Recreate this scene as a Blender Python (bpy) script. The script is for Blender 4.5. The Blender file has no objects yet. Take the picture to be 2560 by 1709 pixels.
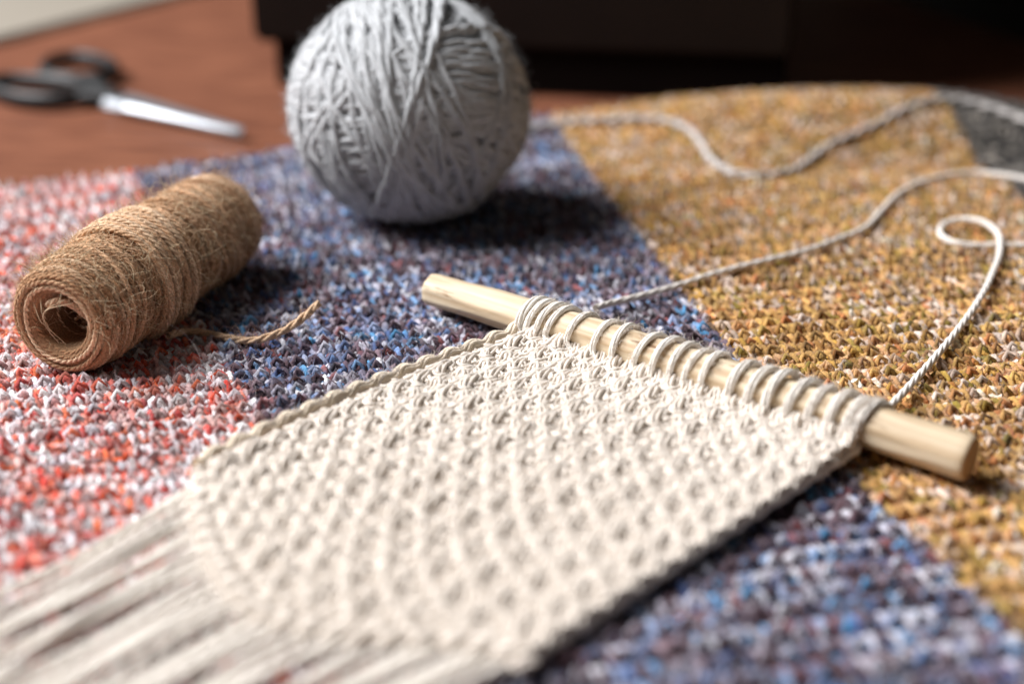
import bpy, math, random
import numpy as np
from mathutils import Vector, Matrix

rng = np.random.default_rng(7)
random.seed(7)
S = 0.01                      # everything below is laid out in centimetres
scn = bpy.context.scene
COL = scn.collection

# ------------------------------------------------------------------ camera
PITCH = math.radians(24.0)
HCAM = 16.0
FPX = 3555.0                  # 50 mm lens on 36 mm, for a 2560 px wide frame
cam_d = bpy.data.cameras.new("camera")
cam_d.lens = 50.0
cam_d.sensor_width = 36.0
cam_d.clip_start = 0.005
cam_d.clip_end = 50.0
cam_d.dof.use_dof = True
cam_d.dof.focus_distance = 0.378
cam_d.dof.aperture_fstop = 4.7
cam_d.dof.aperture_blades = 9
cam = bpy.data.objects.new("camera", cam_d)
COL.objects.link(cam)
cam.location = (0, 0, HCAM * S)
cam.rotation_euler = (math.radians(90) - PITCH, 0, 0)
scn.camera = cam

# ------------------------------------------------------------------ light
world = bpy.data.worlds.new("World")
scn.world = world
world.use_nodes = True
bg = world.node_tree.nodes["Background"]
bg.inputs[0].default_value = (1.0, 0.93, 0.86, 1)
bg.inputs[1].default_value = 0.06


def area(name, loc, target, sx, sy, power, color):
    d = bpy.data.lights.new(name, 'AREA')
    d.shape = 'RECTANGLE'
    d.size, d.size_y = sx * S, sy * S
    d.energy = power
    d.color = color
    o = bpy.data.objects.new(name, d)
    COL.objects.link(o)
    o.location = Vector(loc) * S
    o.rotation_euler = (Vector(target) - Vector(loc)).to_track_quat('-Z', 'Y').to_euler()
    return o


area("window_light", (-112, 54, 114), (0, 38, 0), 95, 85, 68.0, (0.985, 0.985, 1.0))
area("far_fill_light", (-250, 250, 110), (-25, 60, 0), 150, 130, 4.0, (0.93, 0.96, 1.0))  # added fill for sheen on the table and sill, no such window known
scn.view_settings.view_transform = 'Standard'
scn.view_settings.look = 'None'
scn.view_settings.exposure = 0.0
scn.view_settings.gamma = 1.0

CP, SP = math.cos(PITCH), math.sin(PITCH)


def at(px, py, z=0.0):
    """photo pixel -> world point (cm) on the level z"""
    u, v = px - 1280.0, py - 854.5
    h = HCAM - z
    den = v * CP + FPX * SP
    return np.array([h * u / den, h * (FPX * CP - v * SP) / den, z])


def pix(P):
    P = np.asarray(P, float)
    x, y, z = P[..., 0], P[..., 1], P[..., 2] - HCAM
    dep = y * CP - z * SP
    up = y * SP + z * CP
    return 1280 + FPX * x / dep, 854.5 - FPX * up / dep, dep


# ------------------------------------------------------------------ materials
def srgb(r, g, b):
    f = lambda c: (c / 255.0 / 12.92) if c / 255.0 <= 0.04045 else ((c / 255.0 + 0.055) / 1.055) ** 2.4
    return (f(r), f(g), f(b))


def new_mat(name):
    m = bpy.data.materials.new(name)
    m.use_nodes = True
    nt = m.node_tree
    for n in list(nt.nodes):
        nt.nodes.remove(n)
    out = nt.nodes.new('ShaderNodeOutputMaterial')
    return m, nt, out


def fibre_mat(name, transl=0.18, rough=0.85, noise=0.22, scale=900.0, bump=0.35):
    """matt spun fibre: colour comes from the yarn's own dye (attribute Col) with fine fibre mottling"""
    m, nt, out = new_mat(name)
    N, L = nt.nodes, nt.links
    att = N.new('ShaderNodeAttribute'); att.attribute_name = 'Col'
    tc = N.new('ShaderNodeTexCoord')
    ns = N.new('ShaderNodeTexNoise'); ns.inputs['Scale'].default_value = scale
    ns.inputs['Detail'].default_value = 2.0
    L.new(tc.outputs['Object'], ns.inputs['Vector'])
    mr = N.new('ShaderNodeMapRange')
    mr.inputs['From Min'].default_value = 0.3; mr.inputs['From Max'].default_value = 0.7
    mr.inputs['To Min'].default_value = 1 - noise; mr.inputs['To Max'].default_value = 1 + noise * 0.5
    L.new(ns.outputs['Fac'], mr.inputs['Value'])
    mul = N.new('ShaderNodeVectorMath'); mul.operation = 'SCALE'
    L.new(att.outputs['Color'], mul.inputs[0]); L.new(mr.outputs['Result'], mul.inputs['Scale'])
    bs = N.new('ShaderNodeBsdfPrincipled')
    bs.inputs['Roughness'].default_value = rough
    bs.inputs['Specular IOR Level'].default_value = 0.15
    bs.inputs['Sheen Weight'].default_value = 0.15
    bs.inputs['Sheen Roughness'].default_value = 0.5
    L.new(mul.outputs['Vector'], bs.inputs['Base Color'])
    if bump:
        bp = N.new('ShaderNodeBump'); bp.inputs['Strength'].default_value = bump
        bp.inputs['Distance'].default_value = 0.0004
        L.new(ns.outputs['Fac'], bp.inputs['Height']); L.new(bp.outputs['Normal'], bs.inputs['Normal'])
    tr = N.new('ShaderNodeBsdfTranslucent')
    L.new(mul.outputs['Vector'], tr.inputs['Color'])
    mx = N.new('ShaderNodeMixShader'); mx.inputs['Fac'].default_value = transl
    L.new(bs.outputs['BSDF'], mx.inputs[1]); L.new(tr.outputs['BSDF'], mx.inputs[2])
    L.new(mx.outputs['Shader'], out.inputs['Surface'])
    return m


def plain_mat(name, color, rough=0.5, metal=0.0, var=0.15, scale=60.0, spec=0.5, stretch=(1, 1, 1), color2=None,
              bump=0.0, noise2=0.0, coat=0.0):
    m, nt, out = new_mat(name)
    N, L = nt.nodes, nt.links
    tc = N.new('ShaderNodeTexCoord')
    mp = N.new('ShaderNodeMapping'); mp.inputs['Scale'].default_value = stretch
    L.new(tc.outputs['Object'], mp.inputs['Vector'])
    ns = N.new('ShaderNodeTexNoise'); ns.inputs['Scale'].default_value = scale
    ns.inputs['Detail'].default_value = 5.0
    L.new(mp.outputs['Vector'], ns.inputs['Vector'])
    cr = N.new('ShaderNodeValToRGB')
    c2 = color2 or tuple(c * (1 - var) for c in color)
    cr.color_ramp.elements[0].position = 0.32; cr.color_ramp.elements[0].color = (*c2, 1)
    cr.color_ramp.elements[1].position = 0.68; cr.color_ramp.elements[1].color = (*color, 1)
    L.new(ns.outputs['Fac'], cr.inputs['Fac'])
    bs = N.new('ShaderNodeBsdfPrincipled')
    bs.inputs['Roughness'].default_value = rough
    bs.inputs['Metallic'].default_value = metal
    bs.inputs['Specular IOR Level'].default_value = spec
    bs.inputs['Coat Weight'].default_value = coat
    bs.inputs['Coat Roughness'].default_value = 0.25
    L.new(cr.outputs['Color'], bs.inputs['Base Color'])
    if bump:
        bp = N.new('ShaderNodeBump'); bp.inputs['Strength'].default_value = bump
        bp.inputs['Distance'].default_value = 0.0006
        L.new(ns.outputs['Fac'], bp.inputs['Height']); L.new(bp.outputs['Normal'], bs.inputs['Normal'])
    L.new(bs.outputs['BSDF'], out.inputs['Surface'])
    return m


M_COTTON = fibre_mat('cream_cotton_yarn', 0.08, 0.8, 0.10, 2500, 0.25)
M_WOOL = fibre_mat('flecked_wool', 0.12, 0.9, 0.35, 1800, 0.5)
M_FUZZ = fibre_mat('wool_fuzz', 0.35, 0.9, 0.0, 500, 0.0)
M_JUTE = fibre_mat('jute_twine', 0.10, 0.8, 0.4, 2200, 0.6)
M_GREY = fibre_mat('grey_yarn', 0.10, 0.9, 0.2, 1500, 0.4)


# ------------------------------------------------------------------ object helpers
def prop(o, **k):
    for a, b in k.items():
        if b:
            o[a] = b
    return o


def thing(name, loc, label, cat, group=None):
    e = bpy.data.objects.new(name, None)
    e.empty_display_size = 0.02
    COL.objects.link(e)
    e.location = Vector([float(c) for c in loc]) * S
    return prop(e, label=label, category=cat, group=group)


def make_mesh(name, V, F4=None, C=None, F3=None, smooth=True):
    """V (n,3) in cm, F4 (m,4) quads, F3 (k,3) triangles, C (n,3) linear colours"""
    V = np.asarray(V, np.float32) * S
    me = bpy.data.meshes.new(name)
    n4 = 0 if F4 is None else len(F4)
    n3 = 0 if F3 is None else len(F3)
    me.vertices.add(len(V)); me.vertices.foreach_set('co', V.ravel())
    idx = []
    if n4: idx.append(np.asarray(F4, np.int32).ravel())
    if n3: idx.append(np.asarray(F3, np.int32).ravel())
    idx = np.concatenate(idx)
    tot = np.concatenate([np.full(n4, 4, np.int32), np.full(n3, 3, np.int32)])
    start = np.concatenate([[0], np.cumsum(tot)[:-1]]).astype(np.int32)
    me.loops.add(len(idx)); me.loops.foreach_set('vertex_index', idx)
    me.polygons.add(n4 + n3)
    me.polygons.foreach_set('loop_start', start)
    me.polygons.foreach_set('use_smooth', np.full(n4 + n3, smooth))
    me.update(calc_edges=True)
    if C is not None:
        a = me.color_attributes.new('Col', 'FLOAT_COLOR', 'POINT')
        cc = np.ones((len(V), 4), np.float32); cc[:, :3] = C
        a.data.foreach_set('color', cc.ravel())
    return me


def link(name, me, mat, parent=None):
    o = bpy.data.objects.new(name, me)
    if mat and not me.materials:
        me.materials.append(mat)
    COL.objects.link(o)
    if parent:
        o.parent = parent
    return o


def tubes(P, r, plies=1, ply_r=None, twist=0.0, sides=5, ref=(0, 0, 1), phase=0.0, flat=1.0, sections=True):
    """P (B,N,3): sweep B strands, each of `plies` twisted plies.
       returns verts (B,plies,N,sides,3) ; r scalar or (N,) or (B,N) = offset radius of ply centres"""
    P = np.asarray(P, float)
    B, N, _ = P.shape
    T = np.gradient(P, axis=1)
    ln = np.linalg.norm(T, axis=2, keepdims=True) + 1e-9
    T = T / ln
    ref = np.broadcast_to(np.asarray(ref, float), P.shape)
    A = np.cross(T, ref); A /= np.linalg.norm(A, axis=2, keepdims=True) + 1e-9
    U = np.cross(A, T)
    seg = np.linalg.norm(np.diff(P, axis=1), axis=2)
    s = np.concatenate([np.zeros((B, 1)), np.cumsum(seg, 1)], 1)
    ph = np.broadcast_to(np.asarray(phase, float).reshape(-1, 1) if np.ndim(phase) else np.full((1, 1), phase), (B, 1))
    k = np.arange(plies)
    ang = 2 * np.pi * k[None, :, None] / plies + twist * s[:, None, :] + ph[:, None, :]
    r = np.asarray(r, float)
    if r.ndim == 0: r = np.full((B, N), float(r))
    elif r.ndim == 1: r = np.broadcast_to(r, (B, N))
    off = r if plies > 1 else np.zeros((B, N))
    pr = r if ply_r is None else (np.asarray(ply_r, float) if np.ndim(ply_r) == 2 else np.broadcast_to(np.asarray(ply_r, float), (B, N)))
    Ca = np.cos(ang)[..., None]; Sa = np.sin(ang)[..., None]
    Cn = P[:, None] + off[:, None, :, None] * (Ca * A[:, None] * flat + Sa * U[:, None])
    q = 2 * np.pi * np.arange(sides) / sides
    V = (Cn[:, :, :, None, :] + pr[:, None, :, None, None] *
         (np.cos(q)[:, None] * A[:, None, :, None, :] + np.sin(q)[:, None] * U[:, None, :, None, :]))
    return V, s


def tube_faces(M, N, sides, cap=False):
    """quads for M tubes of N rings each"""
    i = np.arange(N - 1)[:, None]; j = np.arange(sides)[None, :]
    a = i * sides + j; b = i * sides + (j + 1) % sides
    f = np.stack([a, b, b + sides, a + sides], -1).reshape(-1, 4)
    f = (f[None] + (np.arange(M) * N * sides)[:, None, None]).reshape(-1, 4)
    return f


def strand_mesh(name, P, r, plies=1, ply_r=None, twist=0.0, sides=5, ref=(0, 0, 1), color=(0.8, 0.8, 0.8), phase=0.0,
                flat=1.0, origin=(0, 0, 0), jitter=0.04):
    V, s = tubes(P, r, plies, ply_r, twist, sides, ref, phase, flat)
    B, K, N, Q, _ = V.shape
    c = np.asarray(color, float)
    if c.ndim == 1:
        c = np.broadcast_to(c, (B, K, N, Q, 3))
        c = c * (1 + jitter * rng.standard_normal((B, K, 1, 1, 1)))
    V = V - np.asarray(origin, float)
    return make_mesh(name, V.reshape(-1, 3), tube_faces(B * K, N, Q), np.clip(c, 0, 1).reshape(-1, 3))


def hairs(roots, dirs, length, rad, curl=0.6, nseg=4, up=None):
    """curved fine fibres -> (B,N,3) centrelines"""
    B = len(roots)
    d = dirs / (np.linalg.norm(dirs, axis=1, keepdims=True) + 1e-9)
    b = rng.standard_normal((B, 3)); b -= (b * d).sum(1, keepdims=True) * d
    b /= np.linalg.norm(b, axis=1, keepdims=True) + 1e-9
    e = np.cross(d, b)
    t = np.linspace(0, 1, nseg + 1)[None, :, None]
    k = (curl * rng.uniform(0.3, 1.6, (B, 1, 1)) * math.pi)
    L = np.asarray(length).reshape(-1, 1, 1)
    P = roots[:, None] + L / k * (np.sin(k * t) * d[:, None] + (1 - np.cos(k * t)) * b[:, None]) + L * 0.15 * t * t * e[:, None] * rng.standard_normal((B, 1, 1))
    return P


def hair_object(name, parent, roots, dirs, length, rad, color, curl=0.6, nseg=4, mat=None, origin=(0, 0, 0)):
    P = hairs(roots, dirs, length, rad, curl, nseg)
    taper = np.linspace(1.0, 0.35, nseg + 1)
    V, _ = tubes(P, rad * taper, 1, None, 0, 3, (0.31, 0.17, 0.93))
    B, K, N, Q, _ = V.shape
    C = np.broadcast_to(np.asarray(color)[:, None, None, :] if np.ndim(color) == 2 else np.asarray(color), (B, N, Q, 3))
    me = make_mesh(name, (V - np.asarray(origin, float)).reshape(-1, 3), tube_faces(B, N, Q), C.reshape(-1, 3))
    o = link(name, me, mat or M_FUZZ, parent)
    o['kind'] = 'stuff'
    return o


def catmull(pts, n):
    pts = np.asarray(pts, float)
    d = np.concatenate([[0], np.cumsum(np.linalg.norm(np.diff(pts, axis=0), axis=1) ** 0.5)])
    p = np.vstack([2 * pts[0] - pts[1], pts, 2 * pts[-1] - pts[-2]])
    dd = np.concatenate([[2 * d[0] - d[1]], d, [2 * d[-1] - d[-2]]])
    out = []
    q = np.linspace(0, d[-1], n)
    for x in q:
        i = min(max(int(np.searchsorted(d, x, 'right')) - 1, 0), len(pts) - 2)
        t0, t1, t2, t3 = dd[i:i + 4]; p0, p1, p2, p3 = p[i:i + 4]
        a1 = (t1 - x) / (t1 - t0) * p0 + (x - t0) / (t1 - t0) * p1
        a2 = (t2 - x) / (t2 - t1) * p1 + (x - t1) / (t2 - t1) * p2
        a3 = (t3 - x) / (t3 - t2) * p2 + (x - t2) / (t3 - t2) * p3
        b1 = (t2 - x) / (t2 - t0) * a1 + (x - t0) / (t2 - t0) * a2
        b2 = (t3 - x) / (t3 - t1) * a2 + (x - t1) / (t3 - t1) * a3
        out.append((t2 - x) / (t2 - t1) * b1 + (x - t1) / (t2 - t1) * b2)
    out = np.array(out)
    # even spacing
    s = np.concatenate([[0], np.cumsum(np.linalg.norm(np.diff(out, axis=0), axis=1))])
    qq = np.linspace(0, s[-1], n)
    return np.stack([np.interp(qq, s, out[:, k]) for k in range(3)], 1)


def wob(x, y, seed=0, f=0.12):
    """smooth pseudo noise in about -1..1"""
    r = np.random.default_rng(seed)
    o = 0
    for k in range(5):
        a = r.uniform(0, 2 * np.pi); ff = f * (0.6 + 0.5 * k); p = r.uniform(0, 6.28)
        o = o + np.sin(ff * 6.28 * (x * math.cos(a) + y * math.sin(a)) + p) / (1 + 0.5 * k)
    return o / 2.6


# ------------------------------------------------------------------ table and background
ZT = -0.75


def prism(name, poly, z0, z1, mat, parent=None, bevel=0.0):
    """poly: list of (x,y) counter-clockwise, cm"""
    n = len(poly)
    V = [(x, y, z0) for x, y in poly] + [(x, y, z1) for x, y in poly]
    me = bpy.data.meshes.new(name)
    F = [list(range(n))[::-1], [n + i for i in range(n)]] + [[i, (i + 1) % n, n + (i + 1) % n, n + i] for i in range(n)]
    me.from_pydata([tuple(c * S for c in v) for v in V], [], F)
    if bevel:
        import bmesh
        bm = bmesh.new(); bm.from_mesh(me)
        bmesh.ops.bevel(bm, geom=list(bm.edges), offset=bevel * S, segments=3, affect='EDGES')
        bm.to_mesh(me); bm.free()
    return link(name, me, mat, parent)


M_TABLE = plain_mat('varnished_red_brown_wood', srgb(134, 86, 64), 0.5, 0, 0.3, 30, 0.16, (1.2, 9.0, 1.0),
                    color2=srgb(92, 54, 40))
el0, el1 = at(0, 112, ZT), at(440, 0, ZT)
er0, er1 = at(2250, 0, ZT), at(2560, 98, ZT)
dl = (el1 - el0) / np.linalg.norm(el1 - el0); dr = (er0 - er1) / np.linalg.norm(er0 - er1)
# far corner of the table where its two edges meet
den = dl[0] * dr[1] - dl[1] * dr[0]
tt = ((er0[0] - el0[0]) * dr[1] - (er0[1] - el0[1]) * dr[0]) / den
corner = el0 + dl * tt
pl = el0 - dl * 95; pr = er1 - dr * 95
table = prism('table', [(pl[0], pl[1]), (pr[0], pr[1]), (corner[0], corner[1])], ZT - 3, ZT, M_TABLE, None, 0.3)
prop(table, label='reddish brown varnished wooden table under the knitted blanket', category='table')

M_SILL = plain_mat('off_white_paint', srgb(142, 134, 122), 0.6, 0, 0.06, 8)
nl = np.array([-dl[1], dl[0], 0])
a0, a1 = pl + nl * 0.4, corner + nl * 0.4
sill = prism('window_sill', [(a0[0], a0[1]), (a1[0], a1[1]), (a1[0] + nl[0] * 60, a1[1] + nl[1] * 60),
                             (a0[0] + nl[0] * 60, a0[1] + nl[1] * 60)], ZT - 4, ZT + 0.3, M_SILL, None, 0.2)
prop(sill, label='pale off-white sill beyond the far left edge of the table', category='window sill')
M_WALL = plain_mat('olive_wall_paint', srgb(30, 24, 12), 0.9, 0, 0.1, 8)
nr = np.array([dr[1], -dr[0], 0])
b0, b1 = pr + nr * 3, corner + nr * 3
wall = prism('wall_right', [(b0[0], b0[1]), (b0[0] + nr[0] * 8, b0[1] + nr[1] * 8), (b1[0] + nr[0] * 8, b1[1] + nr[1] * 8),
                            (b1[0], b1[1])], -60, 90, M_WALL)
prop(wall, kind='structure')

# dark case standing behind the ball
M_CASE = plain_mat('dark_brown_case', srgb(27, 18, 14), 0.6, 0, 0.2, 40, 0.12)
M_PLINTH = plain_mat('near_black_plinth', srgb(10, 4, 3), 0.7, 0, 0.2, 40, 0.08)
c0 = at(694, 214, ZT); c1 = at(1960, 262, ZT)
case = thing('storage_box', (c0 + c1) / 2, 'large dark brown box on a black plinth standing behind the ball of grey yarn', 'box')
cc = (c0 + c1) / 2
d = (c1 - c0) / np.linalg.norm(c1 - c0); n = np.array([-d[1], d[0], 0])
hw = np.linalg.norm(c1 - c0) / 2


def case_prism(name, w0, w1, y0, y1, z0, z1, mat, bev):
    poly = [d * w0 + n * y0, d * w1 + n * y0, d * w1 + n * y1, d * w0 + n * y1]
    return prism(name, [(p[0], p[1]) for p in poly], z0, z1, mat, case, bev)


case_prism('plinth', -hw, hw, 0, 30, 0, 2.2, M_PLINTH, 0.1)
case_prism('body', -hw - 0.9, hw + 0.15, -0.5, 30.6, 2.2, 46, M_CASE, 0.25)  # unseen height and depth enlarged so its shadow covers the table

# ------------------------------------------------------------------ blanket
# edges of the colour stripes, traced over the ground plane
B_RED = np.array([at(*p)[:2] for p in [(250, 240), (340, 430), (440, 650), (555, 905), (680, 1070), (900, 1330), (1200, 1700), (1500, 2060)]])
B_YEL = np.array([at(*p)[:2] for p in [(1290, 180), (1406, 338), (1560, 530), (1700, 715), (1862, 905), (2010, 1060), (2158, 1200), (2319, 1349), (2480, 1505), (2570, 1600), (3300, 2300)]])
B_GRY = np.array([at(*p)[:2] for p in [(2230, 180), (2319, 275), (2427, 375), (2512, 445), (2575, 520), (3000, 950), (3400, 1400)]])
BACK = np.array([at(px, py, -0.1)[:2] for px, py in [(-700, 560), (-200, 492), (0, 468), (350, 425), (700, 375), (1020, 335), (1340, 300), (1520, 288), (1720, 272), (1860, 262), (2100, 258), (2300, 262), (2560, 300), (2900, 350), (3400, 450)]])


def side(B, x, y):
    """signed: >0 when right of a stripe edge"""
    o = np.argsort(B[:, 1])
    return x - np.interp(y, B[o, 1], B[o, 0])


def blanket_z(x, y):
    z = 0.10 * wob(x, y, 3, 0.035)
    # ridge along the far right: the blanket rises over a fold
    qx, qy = at(2120, 300)[:2]
    z = z + 1.15 * np.exp(-(((x - qx) / 9.5) ** 2 + ((y - qy) / 3.4) ** 2))
    qx, qy = at(2240, 400)[:2]
    z = z - 0.5 * np.exp(-(((x - qx) / 5.0) ** 2 + ((y - qy) / 1.6) ** 2))
    # the swatch lies flat: keep the ground level under it
    return z


def back_limit(x):
    return np.interp(x, BACK[:, 0], BACK[:, 1])


PAL = {
    'red': dict(a=[srgb(236, 236, 240), srgb(224, 222, 230), srgb(208, 176, 170), srgb(240, 236, 236), srgb(200, 168, 166), srgb(214, 130, 112), srgb(222, 214, 218)],
                b=[srgb(228, 88, 44), srgb(234, 112, 62), srgb(190, 48, 38), srgb(206, 98, 88), srgb(192, 122, 114), srgb(206, 190, 192), srgb(172, 118, 116), srgb(218, 84, 60)],
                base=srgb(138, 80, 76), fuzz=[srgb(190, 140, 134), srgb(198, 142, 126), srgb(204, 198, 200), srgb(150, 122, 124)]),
    'blue': dict(a=[srgb(178, 172, 184), srgb(212, 210, 218), srgb(196, 194, 206), srgb(150, 162, 192), srgb(118, 98, 106), srgb(112, 116, 142), srgb(86, 66, 72), srgb(140, 120, 128), srgb(150, 138, 148)],
                 b=[srgb(84, 152, 200), srgb(80, 104, 156), srgb(120, 156, 196), srgb(92, 70, 80), srgb(136, 76, 76), srgb(112, 84, 90), srgb(66, 48, 56), srgb(104, 132, 176), srgb(56, 42, 50), srgb(110, 92, 104), srgb(82, 64, 74)],
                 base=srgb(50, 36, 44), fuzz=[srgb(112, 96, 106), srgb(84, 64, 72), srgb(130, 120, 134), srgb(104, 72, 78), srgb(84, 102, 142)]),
    'ochre': dict(a=[srgb(222, 198, 180), srgb(214, 170, 126), srgb(210, 164, 102), srgb(208, 166, 98), srgb(228, 208, 194), srgb(194, 150, 92)],
                  b=[srgb(202, 144, 92), srgb(164, 136, 64), srgb(194, 150, 72), srgb(146, 128, 54), srgb(204, 156, 116), srgb(148, 106, 58), srgb(196, 126, 78), srgb(180, 140, 82)],
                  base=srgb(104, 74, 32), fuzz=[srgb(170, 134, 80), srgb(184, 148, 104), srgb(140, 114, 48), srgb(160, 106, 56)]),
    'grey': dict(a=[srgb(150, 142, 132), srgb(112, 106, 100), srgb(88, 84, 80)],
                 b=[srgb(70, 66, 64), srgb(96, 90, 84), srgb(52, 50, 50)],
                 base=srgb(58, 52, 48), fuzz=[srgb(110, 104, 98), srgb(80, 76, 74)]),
}
KEYS = ['red', 'blue', 'ochre', 'grey']


def knit_path(i0, n, K, w, c, h, a, dz, row, kz=1.0, garter=False):
    """one course of seed stitch: n stitches, K samples each; returns x, y, z (knit space) relative to the course"""
    m = np.arange(n * K + 1)
    t = 2 * np.pi * m / K
    x = w * (t / (2 * np.pi)) + a * np.sin(2 * t)
    y = -h * np.cos(t)
    st = np.floor(m / K + 1e-6).astype(int)
    sgn = np.where((st + i0 + row) % 2 == 0, 1.0, -1.0)
    if garter:
        sgn = np.full(m.shape, 1.0 if row % 2 == 0 else -1.0)
    # the yarn passes from front to back between stitches
    tt = (m % K) / K
    edge = np.clip(np.sin(np.pi * tt) * 2.2, 0, 1)
    z = -sgn * edge * dz * np.cos(2 * t) * np.where(sgn > 0, kz, 2 - kz) + np.where(sgn > 0, edge * dz * (kz - 1) * 0.8, 0)
    return x, y, z


blanket = thing('knitted_blanket', at(1280, 900, ZT), 'chunky knitted blanket with coral, blue, ochre and grey stripes lying on the table', 'blanket')
BO = np.array(blanket.location) / S

# knit grid: courses run parallel to the blue / ochre stripe edge
yel_a, yel_b = B_YEL[1], B_YEL[7]
st_d = (yel_a - yel_b) / np.linalg.norm(yel_a - yel_b)    # a stripe runs away from the camera
ax = np.array([st_d[1], -st_d[0]])                        # a course runs across the stripes
bx = st_d
org = yel_a
W_B, C_B, K_B = 0.50, 0.31, 12
cen = at(1280, 900)[:2]
rows = np.arange(-146, 68)
cols_n = 170
courses = []
for j in rows:
    x, y, z = knit_path(0, cols_n, K_B, W_B, C_B, C_B * 0.82, W_B * 0.11, 0.14, j, 0.8, True)
    x = x - cols_n * W_B * 0.52 + (0.05 * rng.standard_normal())
    # slow unevenness of hand knitting
    yy = y + j * C_B + 0.05 * np.sin(x * 0.9 + j * 0.7) + 0.035 * rng.standard_normal()
    xx = x + 0.05 * np.sin(x * 2.1 + j * 1.9)
    z = z * (1 + 0.35 * wob(x, yy, 23, 0.5)) + 0.035 * wob(x, yy, 24, 0.9)
    xx = xx + 0.055 * wob(x, yy, 21, 0.7); yy = yy + 0.05 * wob(x, yy, 22, 0.6)
    wx = org[0] + ax[0] * xx + bx[0] * yy
    wy = org[1] + ax[1] * xx + bx[1] * yy
    courses.append(np.stack([wx, wy, z], 1))
CO = np.array(courses)                                   # (rows, pts, 3)
R_, N_, _ = CO.shape
CO[..., 2] += blanket_z(CO[..., 0], CO[..., 1]) - 0.18
V, s = tubes(CO, 0.082, 3, 0.086, 4.5, 4, (0, 0, 1), phase=rng.uniform(0, 6.28, R_))
# V (R,2,N,5,3)
# lumpy thickness of the loosely spun yarn
cenl = V.mean(axis=3, keepdims=True)
lump = 1 + 0.05 * rng.standard_normal((R_, 3, N_, 1, 1))
V = cenl + (V - cenl) * np.clip(lump, 0.6, 1.5)
# colours: each ply changes dye every few millimetres
def ply_colour(pal, n, mean_pts):
    out = np.zeros((n, 3)); k = 0
    while k < n:
        L = int(rng.integers(mean_pts // 2, mean_pts * 2))
        out[k:k + L] = pal[rng.integers(len(pal))] if len(pal) else (0.5, 0.5, 0.5)
        k += L
    return out

colmaps = {}
for key in KEYS:
    A_ = np.stack([ply_colour(np.array(PAL[key]['a']), N_, 10) for _ in range(R_)])
    B2 = np.stack([ply_colour(np.array(PAL[key]['b']), N_, 8) for _ in range(R_)])
    B3 = np.stack([ply_colour(np.array(PAL[key]['b'] + PAL[key]['fuzz']), N_, 10) for _ in range(R_)])
    colmaps[key] = np.stack([A_, B2, np.where(wob(np.arange(N_)[None] * 0.11, np.arange(R_)[:, None] * 3.7, 41, 0.5)[..., None] > -0.25, A_, B3)], 1)           # (R,3,N,3)
# stitch centres decide the panel
SN = cols_n
ctr = CO[:, :-1].reshape(R_, SN, K_B, 3).mean(2)
sx, sy = ctr[..., 0], ctr[..., 1]
panel = np.zeros(sx.shape, int)
panel[side(B_RED, sx, sy) > 0] = 1
panel[side(B_YEL, sx, sy) > 0] = 2
panel[side(B_GRY, sx, sy) > 0] = 3
px_, py_, dep_ = pix(ctr)
keep = (sy < back_limit(sx)) & (dep_ > 17) & (px_ > -480) & (px_ < 3040) & (py_ < 2100) & (py_ > -50)
pt_panel = np.zeros(CO.shape[:2], int)
for q, B_ in ((1, B_RED), (2, B_YEL), (3, B_GRY)):
    pt_panel[side(B_, CO[..., 0], CO[..., 1]) > 0] = q
Cc = np.zeros((R_, 3, N_, 3))
for q, key in enumerate(KEYS):
    mk = (pt_panel == q)[:, None, :, None]
    Cc = np.where(mk, colmaps[key], Cc)
Cm = Cc.copy()
Cm[:, :, 1:-1] = 0.5 * Cc[:, :, 1:-1] + 0.25 * (Cc[:, :, 2:] + Cc[:, :, :-2])     # dyes bleed into each other
Cc = 0.85 * Cm + 0.15 * Cm.mean(axis=1, keepdims=True)
# the spinner's thick and thin spots: whole stitches come out paler or deeper
lum = np.repeat(rng.normal(0, 1, (R_, SN)), K_B, axis=1); lum = np.concatenate([lum, lum[:, -1:]], 1)
Cc = Cc * (1 + 0.22 * np.clip(lum, -1.5, 2.0))[:, None, :, None]
Cc = Cc * (1 + 0.10 * rng.standard_normal(Cc.shape[:3] + (1,)))
Cc = np.clip(Cc, 0.005, 0.95)
Cc = np.broadcast_to(Cc[:, :, :, None, :], V.shape)

# parts: the 300 stitches of the blanket that show largest (nearest, in frame, uncovered)
swq = [(1290, 810), (2185, 1160), (1330, 1700), (1100, 1720), (-50, 1720), (-50, 1440), (480, 1150)]


def in_poly(px, py, poly):
    c = np.zeros(px.shape, bool)
    n = len(poly)
    for i in range(n):
        x0, y0 = poly[i]; x1, y1 = poly[(i + 1) % n]
        hit = ((y0 > py) != (y1 > py)) & (px < (x1 - x0) * (py - y0) / (y1 - y0 + 1e-9) + x0)
        c ^= hit
    return c


vis = keep & (px_ > 10) & (px_ < 2550) & (py_ > 0) & (py_ < 1700) & ~in_poly(px_, py_, swq)
order = np.argsort(np.where(vis, dep_, 1e9), axis=None)[:300]
chosen = np.zeros(sx.shape, bool); chosen.ravel()[order] = True
fq = tube_faces(3, K_B + 1, 4)
for r_, c_ in zip(*np.nonzero(chosen)):
    sl = slice(c_ * K_B, (c_ + 1) * K_B + 1)
    me = make_mesh('stitch', (V[r_, :, sl] - BO).reshape(-1, 3), fq, Cc[r_, :, sl].reshape(-1, 3))
    link('stitch', me, M_WOOL, blanket)
nm = {0: 'coral_panel', 1: 'blue_panel', 2: 'ochre_panel', 3: 'grey_panel'}
lb = {0: 'coral and white flecked stripe', 1: 'blue, grey and plum flecked stripe',
      2: 'ochre yellow stripe flecked with peach and green', 3: 'charcoal grey stripe at the far right'}
focal = (dep_ > 34) & (dep_ < 41) & (px_ > -60) & (px_ < 2620)                 # finest rings where the camera resolves the yarn
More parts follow.
